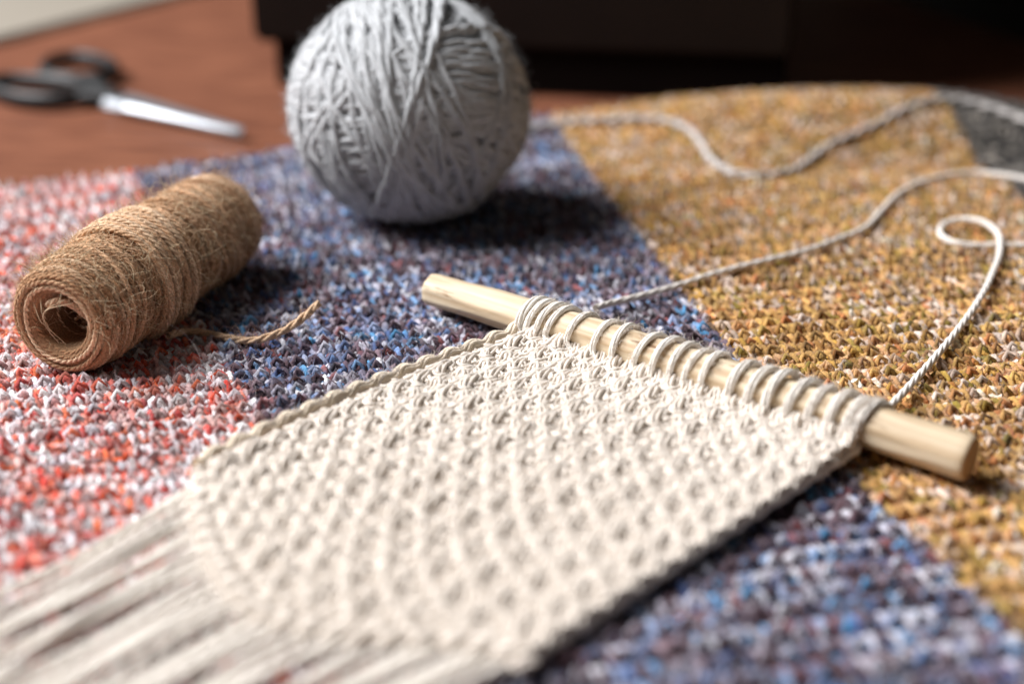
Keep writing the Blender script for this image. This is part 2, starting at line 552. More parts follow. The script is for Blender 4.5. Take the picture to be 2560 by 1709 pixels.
far = (dep_ > 43.5) | (dep_ < 28) | (px_ < -60) | (px_ > 2620)
for q in range(4):
    sel = keep & ~chosen & (panel == q)
    VA, FA, CA, nv = [], [], [], 0
    for mask, step in ((sel & focal, 1), (sel & ~focal & ~far, 2), (sel & far, 3)):
        rr, cs = np.nonzero(mask)
        if not len(rr):
            continue
        idx = cs[:, None] * K_B + np.arange(0, K_B + 1, step)[None]
        VV = np.moveaxis(V[rr[:, None], :, idx], 2, 1)
        CCq = np.moveaxis(Cc[rr[:, None], :, idx], 2, 1)
        VA.append((VV - BO).reshape(-1, 3)); CA.append(CCq.reshape(-1, 3))
        FA.append(tube_faces(len(rr) * 3, K_B // step + 1, 4) + nv); nv += VA[-1].shape[0]
    o = link(nm[q], make_mesh(nm[q], np.vstack(VA), np.vstack(FA), np.vstack(CA)), M_WOOL, blanket)
    prop(o, kind='stuff', label=lb[q])

# backing: sheet in each stripe's darker base tone, showing in the gaps
gx = np.linspace(-34, 42, 190); gy = np.linspace(16, 68, 150)
GX, GY = np.meshgrid(gx, gy)
BL = back_limit(GX)
GY2 = np.minimum(GY, BL - 0.12)
GZ = blanket_z(GX, GY2) - 0.30 + 0.03 * rng.standard_normal(GX.shape)
GZ = np.where(GY > BL - 0.12, ZT + 0.01, GZ)
GV = np.stack([GX, np.where(GY > BL - 0.12, BL - 0.10, GY2), GZ], -1).reshape(-1, 3)
ny, nx = GX.shape
ii = (np.arange(ny - 1)[:, None] * nx + np.arange(nx - 1)[None]).ravel()
GF = np.stack([ii, ii + 1, ii + 1 + nx, ii + nx], 1)
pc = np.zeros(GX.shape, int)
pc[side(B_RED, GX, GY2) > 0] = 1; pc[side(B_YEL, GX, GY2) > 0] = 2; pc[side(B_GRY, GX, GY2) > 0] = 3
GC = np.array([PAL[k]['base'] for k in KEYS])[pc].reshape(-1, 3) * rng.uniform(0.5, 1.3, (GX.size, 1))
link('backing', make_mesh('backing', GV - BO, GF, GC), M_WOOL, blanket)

# fuzz over the blanket
def blanket_fuzz(n, length, rad, curl, zone, name, spread=1.0):
    x0, x1, y0, y1 = zone
    pxs = rng.uniform(x0, x1, n); pys = rng.uniform(y0, y1, n)
    u, v = pxs - 1280, pys - 854.5
    den_ = v * CP + FPX * SP
    X = HCAM * u / den_; Y = HCAM * (FPX * CP - v * SP) / den_
    ok = Y < back_limit(X)
    X, Y = X[ok], Y[ok]
    p = np.zeros(X.shape, int)
    jx = X + 0.15 * rng.standard_normal(X.shape)
    p[side(B_RED, jx, Y) > 0] = 1; p[side(B_YEL, jx, Y) > 0] = 2; p[side(B_GRY, jx, Y) > 0] = 3
    col = np.zeros((len(X), 3))
    for q, k in enumerate(KEYS):
        fz = np.array(PAL[k]['fuzz']); mk = p == q
        col[mk] = fz[rng.integers(0, len(fz), mk.sum())]
    roots = np.stack([X, Y, blanket_z(X, Y) - 0.06 + 0.16 * rng.uniform(0, 1, X.shape)], 1)
    dirs = rng.standard_normal(roots.shape); dirs[:, 2] = np.abs(dirs[:, 2]) * 0.45 * spread
    Ls = length * rng.uniform(0.4, 1.6, len(X))
    hair_object(name, blanket, roots, dirs, Ls, rad, col, curl, 3 if length < 1 else 8, M_FUZZ, BO)


# short fibres standing off the yarn itself, in the yarn's own colour
kp = np.repeat(keep, K_B, axis=1); kp = np.concatenate([kp, kp[:, -1:]], 1)
cz = CO[..., 2] - blanket_z(CO[..., 0], CO[..., 1])
pq = pix(CO)
ok_ = kp & (pq[1] > 330) & (pq[0] > -30) & (pq[0] < 2590) & (pq[1] < 1740) & ~in_poly(pq[0], pq[1], swq)
wgt = (ok_ * np.exp(-((pq[2] - 38.5) / 7.0) ** 2)).ravel() + ok_.ravel() * 0.12
nf = 40000
pick = rng.choice(wgt.size, nf, p=wgt / wgt.sum())
ri, ni = np.unravel_index(pick, ok_.shape)
pi_, qi_ = rng.integers(0, 3, nf), rng.integers(0, 4, nf)
root = V[ri, pi_, ni, qi_]
outw = root - CO[ri, ni]
outw /= np.linalg.norm(outw, axis=1, keepdims=True) + 1e-9
outw[:, 2] = np.abs(outw[:, 2]) + 0.1
dirs = outw * 0.6 + 0.9 * rng.standard_normal((nf, 3))
hc = np.clip(0.55 * Cc[ri, pi_, ni, qi_] + 0.45 * Cc[ri, pi_, ni].mean(1) * 1.0 + 0.06, 0, 0.92)
root[:, 2] = np.maximum(root[:, 2], CO[ri, ni, 2])
hair_object('wool_fuzz', blanket, root, dirs, rng.uniform(0.10, 0.36, nf), 0.0078, hc, 0.8, 2, M_FUZZ, BO)
blanket_fuzz(170, 1.6, 0.0048, 0.5, (450, 1150, 800, 1060), 'stray_fibre', 2.0)

# ------------------------------------------------------------------ dowel
ZD = 0.62
dL, dR = at(1079, 722, ZD + 0.02), at(2429, 1143, ZD)
dax = dR - dL; dlen = np.linalg.norm(dax); dax = dax / dlen
drad = 0.545
dup = np.array([0, 0, 1.0]); dfr = np.cross(dax, dup); dfr /= np.linalg.norm(dfr)   # dfr points to the camera side
dup = np.cross(dfr, dax)


def wood_mat():
    m, nt, out = new_mat('pale_whittled_wood')
    N, L = nt.nodes, nt.links
    tc = N.new('ShaderNodeTexCoord')
    mp = N.new('ShaderNodeMapping'); mp.inputs['Scale'].default_value = (12, 260, 260)
    L.new(tc.outputs['Object'], mp.inputs['Vector'])
    n1 = N.new('ShaderNodeTexNoise'); n1.inputs['Scale'].default_value = 1.6; n1.inputs['Detail'].default_value = 6
    n1.inputs['Distortion'].default_value = 0.4
    L.new(mp.outputs['Vector'], n1.inputs['Vector'])
    cr = N.new('ShaderNodeValToRGB')
    e = cr.color_ramp.elements
    e[0].position = 0.28; e[0].color = (*srgb(178, 150, 116), 1)
    e[1].position = 0.60; e[1].color = (*srgb(218, 200, 172), 1)
    L.new(n1.outputs['Fac'], cr.inputs['Fac'])
    mp2 = N.new('ShaderNodeMapping'); mp2.inputs['Scale'].default_value = (35, 210, 210)
    L.new(tc.outputs['Object'], mp2.inputs['Vector'])
    n2 = N.new('ShaderNodeTexNoise'); n2.inputs['Scale'].default_value = 1.3; n2.inputs['Detail'].default_value = 3
    n2.inputs['Roughness'].default_value = 0.7
    L.new(mp2.outputs['Vector'], n2.inputs['Vector'])
    mr = N.new('ShaderNodeMapRange')
    mr.inputs['From Min'].default_value = 0.60; mr.inputs['From Max'].default_value = 0.72
    L.new(n2.outputs['Fac'], mr.inputs['Value'])
    mx = N.new('ShaderNodeMix'); mx.data_type = 'RGBA'
    L.new(mr.outputs['Result'], mx.inputs['Factor']); L.new(cr.outputs['Color'], mx.inputs['A'])
    mx.inputs['B'].default_value = (*srgb(120, 84, 50), 1)
    bs = N.new('ShaderNodeBsdfPrincipled'); bs.inputs['Roughness'].default_value = 0.55
    bs.inputs['Specular IOR Level'].default_value = 0.3
    L.new(mx.outputs['Result'], bs.inputs['Base Color'])
    bp = N.new('ShaderNodeBump'); bp.inputs['Strength'].default_value = 0.25; bp.inputs['Distance'].default_value = 0.0004
    L.new(n1.outputs['Fac'], bp.inputs['Height']); L.new(bp.outputs['Normal'], bs.inputs['Normal'])
    L.new(bs.outputs['BSDF'], out.inputs['Surface'])
    return m


M_WOOD = wood_mat()
NT, NX = 72, 150
th = np.linspace(0, 2 * np.pi, NT, endpoint=False)
xs = np.concatenate([[0, 0.02], np.linspace(0.06, dlen - 0.06, NX - 4), [dlen - 0.02, dlen]])
R2 = np.full((NX, NT), drad)
for k in range(11):                                         # knife facets
    phi = 2 * np.pi * k / 11 + rng.uniform(-0.18, 0.18)
    dk = drad * (0.955 + 0.028 * np.sin(xs * rng.uniform(0.5, 1.1) + rng.uniform(0, 6)) + 0.012 * np.sin(xs * rng.uniform(2, 3.5) + rng.uniform(0, 6)))
    cth = np.cos(th - phi)
    plane = np.where(cth[None] > 0.3, dk[:, None] / np.maximum(cth[None], 0.3), 9)
    wgt = 1.0
    R2 = np.minimum(R2, plane)
taper = np.interp(xs, [0, 0.02, 0.07, 2.5, dlen - 0.1, dlen - 0.02, dlen], [0.80, 0.86, 0.9, 1.0, 1.0, 0.95, 0.9])
R2 = R2 * taper[:, None] * (1 + 0.004 * rng.standard_normal(R2.shape))
sag = 0.05 * np.sin(xs / dlen * np.pi * 1.2)
DV = np.stack([np.repeat(xs[:, None], NT, 1), R2 * np.cos(th)[None] + 0 * xs[:, None], R2 * np.sin(th)[None] + sag[:, None]], -1)
DVf = DV.reshape(-1, 3)
DVf = np.vstack([DVf, [[-0.03, 0, sag[0]], [dlen + 0.03, 0, sag[-1]]]])
DF = tube_faces(1, NX, NT)
j = np.arange(NT)
cap = np.concatenate([np.stack([np.full(NT, NX * NT), (j + 1) % NT, j], 1),
                      np.stack([np.full(NT, NX * NT + 1), (NX - 1) * NT + j, (NX - 1) * NT + (j + 1) % NT], 1)])
me = make_mesh('dowel', DVf, DF, None, cap)
dowel = link('wooden_dowel', me, M_WOOD)
me.materials.append(plain_mat('sawn_end_grain', srgb(188, 150, 108), 0.8, 0, 0.35, 900, 0.2, bump=0.5))
nq = (NX - 1) * NT
for f_ in me.polygons[nq:]:
    f_.material_index = 1; f_.use_smooth = False
for f_ in me.polygons[nq - NT:nq]:
    f_.material_index = 1
Mx = Matrix(((dax[0], dfr[0], dup[0], dL[0] * S), (dax[1], dfr[1], dup[1], dL[1] * S), (dax[2], dfr[2], dup[2], dL[2] * S), (0, 0, 0, 1)))
dowel.matrix_world = Mx
prop(dowel, label='pale whittled wooden dowel carrying the loops of the cream swatch', category='dowel')

# ------------------------------------------------------------------ cream swatch
ZS = 0.20
qa, qb, qc, qd = at(1330, 856, ZS)[:2], at(512, 1195, ZS)[:2], at(2134, 1130, ZS)[:2], at(1318, 1655, ZS)[:2]
NCOL, NROW = 22, 28
out_dir = ((qb - qa) / np.linalg.norm(qb - qa) + (qd - qc) / np.linalg.norm(qd - qc)); out_dir /= np.linalg.norm(out_dir)
left_dir = (qa - qc) / np.linalg.norm(qa - qc)


def fab(u, v):
    """swatch coordinates 0..1 -> ground (cm)"""
    u = np.asarray(u, float)[..., None]; v = np.asarray(v, float)[..., None]; vc = np.maximum(v, 0)
    P = (1 - u) * (1 - v) * qa + u * (1 - v) * qc + (1 - u) * v * qb + u * v * qd
    uc = np.clip(u, 0, 1)
    bul = np.interp(uc, [0, 0.07, 0.15, 0.25, 0.34, 0.44, 0.52, 0.62, 0.72, 0.8, 0.87, 0.94, 1.0], [0, 0.55, 1.08, 1.55, 1.92, 2.25, 2.38, 2.12, 1.6, 1.0, 0.45, 0.1, 0])
    P = P + out_dir * bul * vc ** 1.6
    P = P + left_dir * (0.35 * np.sin(np.pi * np.clip(v, 0, 1))) * (1 - u) ** 2
    return P


CREAM = np.array(srgb(232, 221, 209))
swatch = thing('knitted_swatch', np.append(fab(0.5, 0.5), 0.0), 'cream cotton seed stitch swatch with a long fringe, knitted onto the dowel', 'knitting')
SO = np.array(swatch.location) / S
K_S = 16
CS, CR = [], []
for j_ in range(NROW):
    x, y, z = knit_path(0, NCOL, K_S, 1.0, 1.0, 0.80, 0.07, 0.07, j_)
    m_ = np.arange(len(x)); st_i = np.minimum(m_ // K_S, NCOL - 1); tt_ = (m_ - st_i * K_S) / K_S
    win = np.sin(np.pi * np.clip(tt_, 0, 1)) ** 0.7
    bead = (st_i % 2 == 0) & (j_ % 2 == 0)             # proud, tightly pulled stitches
    pit = (st_i % 2 == 1) & (j_ % 2 == 1)              # the little gaps between them
    xc = st_i + 0.5
    x = np.where(bead, xc + (x - xc) * (1 - 0.66 * win), x)
    x = np.where(pit, xc + (x - xc) * (1 + 0.15 * win), x)
    tug = rng.normal(0, 1, NCOL)[st_i]
    z = np.where(bead, -0.03 * np.cos(4 * np.pi * tt_) * win + (0.055 + 0.018 * tug) * win, z)
    z = np.where(pit, z * 0.4 - 0.02 * win, z)
    rad = np.where(bead, 1 + 0.14 * win + 0.05 * tug * win, np.where(pit, 1 - 0.12 * win, 0.98))
    ph = rng.uniform(0, 6.28)
    x = x + 0.05 * np.sin(x * 1.7 + ph)
    v = (j_ + 0.5 - y * np.where(bead, 1.0, 0.95) + 0.07 * np.sin(x * 1.3 + ph * 2) + 0.03 * rng.standard_normal()) / NROW
    u = x / NCOL
    g = fab(u, v)
    # the left selvedge curls up a little, the first rows climb towards the dowel
    lift = 0.16 * np.exp(-u * 9) + 0.10 * np.exp(-(1 - u) * 10) + 0.24 * np.exp(-np.maximum(v, 0) * 14)
    CS.append(np.column_stack([g, z + 0.25 + lift + 0.05 * wob(g[:, 0], g[:, 1], 11, 0.08)]))
    CR.append(rad)
CS = np.array(CS); CR = np.array(CR)
VS, ss = tubes(CS, 0.114 * CR, 6, 0.061 * CR, 2.8, 4, (0, 0, 1), phase=rng.uniform(0, 6.28, NROW), flat=1.0)
VS = VS + 0.006 * rng.standard_normal(VS.shape[:3] + (1, 3))
shade = CREAM * (1 + 0.03 * rng.standard_normal((NROW, 6, 1, 1, 1)))
CSC = np.broadcast_to(np.clip(shade, 0, 0.93), VS.shape)
cs_ctr = CS[:, :-1].reshape(NROW, NCOL, K_S, 3).mean(2)
sp = pix(cs_ctr)
inview = (sp[0] > 0) & (sp[0] < 2560) & (sp[1] < 1705)
od = np.argsort(np.where(inview, sp[2], 1e9), axis=None)[:300]
ch = np.zeros((NROW, NCOL), bool); ch.ravel()[od] = True
fs = tube_faces(6, K_S + 1, 4)
for r_, c_ in zip(*np.nonzero(ch)):
    sl = slice(c_ * K_S, (c_ + 1) * K_S + 1)
    link('stitch', make_mesh('stitch', (VS[r_, :, sl] - SO).reshape(-1, 3), fs, CSC[r_, :, sl].reshape(-1, 3)), M_COTTON, swatch)
rr, cs = np.nonzero(~ch)
idx = cs[:, None] * K_S + np.arange(K_S + 1)[None]
VV = np.moveaxis(VS[rr[:, None], :, idx], 2, 1); CCq = np.moveaxis(CSC[rr[:, None], :, idx], 2, 1)
o = link('seed_stitch_fabric', make_mesh('seed_stitch_fabric', (VV - SO).reshape(-1, 3), tube_faces(len(rr) * 6, K_S + 1, 4), CCq.reshape(-1, 3)), M_COTTON, swatch)
prop(o, kind='stuff')

# loops over the dowel
loop_px = [1300, 1322, 1345, 1367, 1420, 1484, 1535, 1586, 1633, 1676, 1712, 1757, 1823, 1870, 1917, 1966, 2021, 2071, 2113, 2134]
for k, lx in enumerate(loop_px):
    # position along the dowel whose front meets this column
    tt_ = np.linspace(0, dlen, 400)
    pts = dL + dax * tt_[:, None] + dfr * drad * 0.9 - dup * 0.2
    sx0 = tt_[np.argmin(np.abs(pix(pts)[0] - lx))]
    lean = 0.30 + 0.08 * rng.standard_normal()
    if k < 4: lean = 0.36 + 0.1 * k / 4
    wide = 0.8 if k < 12 else 1.15
    if k in (0,): wide = 1.2
    if k >= 18: lean = 0.2 + 0.25 * (k - 18)
    a = np.linspace(-0.62, 1.35, 34) * np.pi            # angle: 0 = front, pi/2 = top, pi = back
    rr_ = drad + 0.055 + 0.02 * rng.standard_normal()
    rad_ = rr_ * np.interp(a, [-0.62 * np.pi, -0.3 * np.pi, 0, 9], [1.02, 1.0, 1.0, 1.0])
    axs = sx0 + lean * (np.clip((a + 0.3) / (np.pi), -0.3, 1.3)) ** 1.0 - 0.02
    P = dL + dax * axs[:, None] + dfr * (rad_ * np.cos(a))[:, None] + dup * (rad_ * np.sin(a) + np.interp(axs, xs, sag))[:, None]
    # front leg leaves the wood and dives into the first course of the fabric
    foot = np.append(fab((k + 0.5) / 20, 0.035), 0.30)
    i0 = 10
    w_ = np.clip((i0 - np.arange(34)) / i0, 0, 1)[:, None] ** 1.4
    lead = P[i0] + (foot - P[i0]) * np.linspace(1, 0, i0 + 1)[:, None]
    P2 = P.copy(); P2[:i0 + 1] = lead * 0.75 + P[:i0 + 1] * 0.25
    P2 = catmull(P2[::2], 40)
    refv = P2 - (dL + dax * ((P2 - dL) @ dax)[:, None])
    me = strand_mesh('loop', P2[None], 0.054 * wide, 5, 0.040, rng.uniform(0.6, 1.8), 6, refv[None], np.array(srgb(249, 243, 235)), phase=rng.uniform(0, 6), flat=1.35, origin=SO)  # same cream yarn, colour paled to offset the shade on the loops
    link('loop', me, M_COTTON, swatch)


def cotton_tail(name, pts, n, r=0.075, pr=0.062, parent=None, origin=(0, 0, 0), mat=None, color=np.array(srgb(246, 238, 230)), tw=3.2, plies=4, label=None):
    P = catmull(pts, n)
    me = strand_mesh(name, P[None], r, plies, pr, tw, 7, (0, 0, 1), color, origin=origin)
    o = link(name, me, mat or M_COTTON, parent)
    return prop(o, label=label)


def lay(pxs, z):
    out = []
    for i, (x, y) in enumerate(pxs):
        zz = z[i] if hasattr(z, '__len__') else z
        g = at(x, y, 0.1)
        for _ in range(12):
            g = at(x, y, 0.5 * g[2] + 0.5 * (float(blanket_z(g[0], g[1])) + zz))
        out.append(g)
    return out


cotton_tail('yarn_tail', lay([(1488, 770), (1530, 757), (1600, 740), (1700, 712), (1800, 680), (1900, 655), (2010, 628), (2100, 596), (2160, 570), (2200, 530), (2240, 488), (2290, 460), (2360, 440), (2440, 432), (2520, 440), (2600, 455), (2700, 470)],
                             [0.5, 0.28, 0.2] + [0.13] * 14), 420, 0.047, 0.058, swatch, SO)
cotton_tail('yarn_tail', lay([(2186, 1050), (2230, 1010), (2300, 935), (2390, 830), (2450, 745), (2482, 680), (2500, 620), (2490, 578), (2450, 552), (2400, 548), (2358, 562), (2352, 588), (2385, 606), (2440, 613), (2500, 612), (2570, 614), (2680, 612)],
                             [0.45, 0.3, 0.2, 0.16, 0.16, 0.15, 0.15, 0.25, 0.35, 0.3, 0.2, 0.15, 0.1, 0.06, 0.05, 0.05, 0.05]), 420, 0.047, 0.058, swatch, SO)

# rolled selvedge: a fat twisted chain along the left edge
vv = np.linspace(-0.015, 1.0, 220)
g = fab(np.full(vv.shape, -0.036), vv)
EP = np.column_stack([g, 0.42 + 0.05 * np.sin(vv * NROW * np.pi) + 0.18 * np.exp(-vv * 14)])
EP[:, :2] += (np.sin(vv * NROW * np.pi) * 0.035)[:, None] * left_dir
link('selvedge', strand_mesh('selvedge', EP[None], 0.115, 8, 0.062, 1.5, 5, (0, 0, 1), np.array(srgb(238, 222, 200)), origin=SO), M_COTTON, swatch)
g = fab(np.full(vv.shape, 0.995), vv)
EP = np.column_stack([g, 0.26 + 0.03 * np.sin(vv * NROW * np.pi)])
link('selvedge', strand_mesh('selvedge', EP[None], 0.085, 3, 0.09, 2 * np.pi / 0.72, 8, (0, 0, 1), CREAM, origin=SO), M_COTTON, swatch)
# cast-on edge
uu = np.linspace(-0.02, 1.02, 260)
g = fab(uu, np.full(uu.shape, 1.012))
EP = np.column_stack([g, 0.28 + 0.07 * np.sin(uu * NCOL * 2 * np.pi)])
EP[:, :2] += (np.cos(uu * NCOL * 2 * np.pi) * 0.09)[:, None] * out_dir
link('cast_on_edge', strand_mesh('cast_on_edge', EP[None], 0.10, 5, 0.06, 4.0, 6, (0, 0, 1), CREAM, origin=SO), M_COTTON, swatch)

# fringe: doubled strands knotted into the cast-on edge
f_dir0 = at(0, 1475)[:2] - at(500, 1190)[:2]; f_dir0 /= np.linalg.norm(f_dir0)
for k in range(34):
    u0 = (k + 0.5) / 34 + rng.uniform(-0.006, 0.006)
    st_ = fab(u0, 1.0)
    f1 = at(300, 1709)[:2] - at(640, 1530)[:2]; f1 /= np.linalg.norm(f1)
    f2 = at(1080, 1720)[:2] - at(1300, 1620)[:2]; f2 /= np.linalg.norm(f2)
    dd_ = f_dir0 * max(0, 1 - 2 * u0) + f1 * (1 - abs(2 * u0 - 1)) + f2 * max(0, 2 * u0 - 1)
    dd_ /= np.linalg.norm(dd_)
    a_ = rng.normal(0, 0.045); dd_ = np.array([dd_[0] * math.cos(a_) - dd_[1] * math.sin(a_), dd_[0] * math.sin(a_) + dd_[1] * math.cos(a_)])
    nn = np.array([-dd_[1], dd_[0]])
    Lf = rng.uniform(10, 13)
    tq = np.linspace(0, 1, 44)
    ph1, ph2 = rng.uniform(0, 6.28, 2)
    lat = 0.12 * np.sin(tq * 7 + ph1) * tq ** 0.5 + 0.09 * np.sin(tq * 17 + ph2) * tq ** 0.5
    P = st_ + dd_ * (tq * Lf - 0.05)[:, None] + nn * lat[:, None]
    zz = 0.15 + 0.10 * np.exp(-tq * 16) + 0.07 * (np.sin(tq * 9 + ph2) + 1) * np.clip(tq * 8, 0, 1) + 0.05 * (k % 2) * np.clip(tq * 6, 0, 1) * (0.5 + 0.5 * math.sin(ph1))
    P3 = np.column_stack([P, zz])
    link('fringe_strand', strand_mesh('fringe_strand', P3[None], 0.054, 4, 0.046, rng.uniform(3.0, 6.0), 6, (0, 0, 1), np.array(srgb(246, 238, 228)), phase=ph1, origin=SO, flat=1.15), M_COTTON, swatch)
for k in range(18):                                  # lark's head knots
    u0 = (k + 0.5) / 18
    c_ = np.append(fab(u0, 1.0), 0.27)
    aa = np.linspace(0, 2 * np.pi, 22)
    P = c_ + np.outer(np.cos(aa) * 0.17, np.append(left_dir, 0)) + np.outer(np.sin(aa) * 0.15, [0, 0, 1]) + np.outer(np.sin(aa * 2) * 0.05, np.append(out_dir, 0))
    link('fringe_knot', strand_mesh('fringe_knot', P[None], 0.055, 4, 0.055, 3.0, 6, np.append(out_dir, 0), CREAM, origin=SO), M_COTTON, swatch)

# fine cotton fuzz near the dowel, on the selvedge and over the first courses
nf = 2600
u_, v_ = rng.uniform(0, 1, nf), rng.uniform(0, 1, nf) ** 1.5
g = fab(u_, v_)
roots = np.column_stack([g, np.full(nf, 0.40)])
dirs = rng.standard_normal((nf, 3)); dirs[:, 2] = np.abs(dirs[:, 2])
hair_object('cotton_fuzz', swatch, roots, dirs, 0.16 * rng.uniform(0.5, 1.5, nf), 0.0055, CREAM, 0.9, 4, M_COTTON, SO)
nf = 2200
kk = rng.integers(0, 20, nf)
tt_ = np.linspace(0, dlen, 400)
pts = dL + dax * tt_[:, None] + dfr * drad * 0.9
lpos = np.array([tt_[np.argmin(np.abs(pix(pts)[0] - lx))] for lx in loop_px])
a = rng.uniform(0.0, 0.8, nf) * np.pi
axp = lpos[kk] + 0.33 * (a + 0.3) / np.pi + 0.05 * rng.standard_normal(nf)
rdir = dfr * np.cos(a)[:, None] + dup * np.sin(a)[:, None]
roots = dL + dax * axp[:, None] + rdir * (drad + 0.13)
hair_object('loop_fuzz', swatch, roots, rdir + 0.8 * rng.standard_normal((nf, 3)), 0.17 * rng.uniform(0.5, 1.7, nf), 0.0055, CREAM, 1.0, 4, M_COTTON, SO)
nf = 1200
v_ = rng.uniform(0, 0.8, nf); g = fab(np.full(nf, -0.03), v_)
roots = np.column_stack([g, np.full(nf, 0.55)])
dirs = rng.standard_normal((nf, 3)) * 0.7 + np.append(left_dir * 0.8, 0.9)
hair_object('selvedge_fuzz', swatch, roots, dirs, 0.16 * rng.uniform(0.5, 1.7, nf), 0.0055, CREAM, 0.9, 4, M_COTTON, SO)

# ------------------------------------------------------------------ ball of grey yarn
RB = 4.1
bc = np.array([(1021 - 1280) / FPX * 48.0, 0, 0])
vb = 270 - 854.5
D_ = 48.0
bc[1] = D_ * (FPX * CP - vb * SP) / FPX
bc[2] = HCAM - D_ * (vb * CP + FPX * SP) / FPX
ball = thing('yarn_ball', (bc[0], bc[1], 0), 'large wound ball of pale grey yarn in front of the dark box', 'ball of yarn')
BB = np.array(ball.location) / S
RZ = 0.92
GREY = np.array(srgb(192, 194, 196))


def wrap(normal, off, R, n=84, wobble=0.02):
    nrm = np.asarray(normal, float); nrm /= np.linalg.norm(nrm)
    e1 = np.cross(nrm, [0.3, 0.9, 0.2]); e1 /= np.linalg.norm(e1); e2 = np.cross(nrm, e1)
    t = np.linspace(0, 2 * np.pi, n)
    o_ = off + wobble * np.sin(t * 2 + rng.uniform(0, 6)) + wobble * 0.5 * np.sin(t * 5 + rng.uniform(0, 6))
    o_ = o_ + 0.015 * np.sin(t + rng.uniform(0, 6))
    rr_ = np.sqrt(np.maximum(1 - o_ ** 2, 0.01))
    P = (np.cos(t) * rr_)[:, None] * e1 + (np.sin(t) * rr_)[:, None] * e2 + o_[:, None] * nrm
    return P * R


def ell(P):
    P = P * (1 + 0.014 * wob(P[..., 0] + P[..., 2] * 0.7, P[..., 1] - P[..., 2] * 0.6, 31, 0.16))[..., None]; P[..., 2] *= RZ
    return P


# core under the outer wraps
th_, ph_ = np.meshgrid(np.linspace(0, np.pi, 40), np.linspace(0, 2 * np.pi, 64, endpoint=False), indexing='ij')
KV = np.stack([np.sin(th_) * np.cos(ph_), np.sin(th_) * np.sin(ph_), np.cos(th_)], -1).reshape(-1, 3) * (RB * 0.955)
KV[:, 2] *= RZ
link('core', make_mesh('core', KV + (bc - BB), tube_faces(1, 40, 64), np.broadcast_to(GREY * 0.8, KV.shape)), M_GREY, ball)
wr = []


def ball_dir(px, py):
    """direction from the ball's centre to its surface as seen at a photo pixel"""
    u, v = px - 1280.0, py - 854.5
    dv = np.array([u, FPX * CP - v * SP, -(v * CP + FPX * SP)]); dv /= np.linalg.norm(dv)
    o_ = np.array([0, 0, HCAM]) - bc
    sc = np.array([1, 1, 1 / RZ]); o2 = o_ * sc; d2 = dv * sc
    a_ = d2 @ d2; b_ = 2 * o2 @ d2; c_ = o2 @ o2 - (RB * 1.0) ** 2
    disc = max(b_ * b_ - 4 * a_ * c_, 0)
    p = o2 + d2 * (-b_ - math.sqrt(disc)) / (2 * a_)
    return p / np.linalg.norm(p)


for k in range(46):                                  # lower layer: roughly level turns
    o_ = -0.93 + 1.86 * k / 45
    n_ = np.array([0.12 + 0.08 * rng.standard_normal(), 0.14 * rng.standard_normal(), 1.0])
    wr.append((n_, o_, RB * 0.94 + 0.04 * rng.standard_normal()))
for k in range(10):                                  # random crossing turns
    n_ = rng.standard_normal(3)
    wr.append((n_, rng.uniform(-0.4, 0.4), RB * 0.93))
for k in range(17):                                  # level turns over the right half, fanning down
    n_ = np.cross(ball_dir(1100, 90 + 18 * k), ball_dir(1280, 110 + 21 * k + 6 * rng.standard_normal()))
    wr.append((n_, 0.0, RB * (0.965 + 0.01 * rng.random())))
for k in range(17):                                  # level turns over the left half
    n_ = np.cross(ball_dir(750, 110 + 17 * k), ball_dir(890, 100 + 19 * k + 6 * rng.standard_normal()))
    wr.append((n_, 0.0, RB * (0.965 + 0.01 * rng.random())))
for (p, q) in [((905, 190), (768, 352)), ((915, 200), (790, 350)), ((800, 340), (890, 505)), ((835, 350), (885, 520)), ((780, 360), (850, 480)),
               ((760, 60), (740, 300)), ((820, 40), (800, 180)), ((1240, 380), (1180, 480)), ((1270, 330), (1200, 470)), ((1230, 330), (1130, 480))]:
    n_ = np.cross(ball_dir(*p), ball_dir(*q))
    wr.append((n_, 0.0, RB * 0.985))
fan = [((905, 15), (893, 500)), ((915, 60), (905, 300)), ((925, 30), (960, 500)), ((930, 80), (1010, 490)), ((935, 60), (1060, 480)), ((940, 40), (1110, 470)),
       ((960, 30), (1150, 440)), ((985, 20), (1190, 430)), ((1010, 10), (1080, 300)), ((1040, 5), (1050, 200)), ((1085, 5), (1070, 190)), ((1092, 10), (1078, 180)),
       ((895, 40), (935, 520)), ((900, 100), (1000, 510)), ((950, 120), (1030, 500)), ((980, 120), (1160, 470)), ((1000, 100), (1200, 410)), ((960, 200), (1030, 330)),
       ((920, 10), (880, 520)), ((1060, 20), (1030, 200)), ((890, 30), (1070, 500)), ((1020, 60), (1110, 400)), ((870, 20), (910, 260)), ((970, 10), (990, 300)),
       ((850, 30), (880, 200)), ((940, 300), (985, 420)), ((1005, 330), (960, 480)), ((945, 10), (1020, 400))]
for i_, (p, q) in enumerate(fan):
    n_ = np.cross(ball_dir(*p), ball_dir(*q))
    wr.append((n_, 0.0, RB * (0.982 + 0.0009 * i_)))
P = np.array([ell(wrap(n_, o_, R_0)) for n_, o_, R_0 in wr]) + bc
refb = P - bc
for i in range(len(wr)):
    shade_ = GREY * (1 + 0.04 * rng.standard_normal())
    me = strand_mesh('yarn_turn', P[i:i + 1], 0.050, 2, 0.096, 3.0, 6, refb[i:i + 1], shade_, phase=rng.uniform(0, 6), origin=BB)
    link('yarn_turn', me, M_GREY, ball)
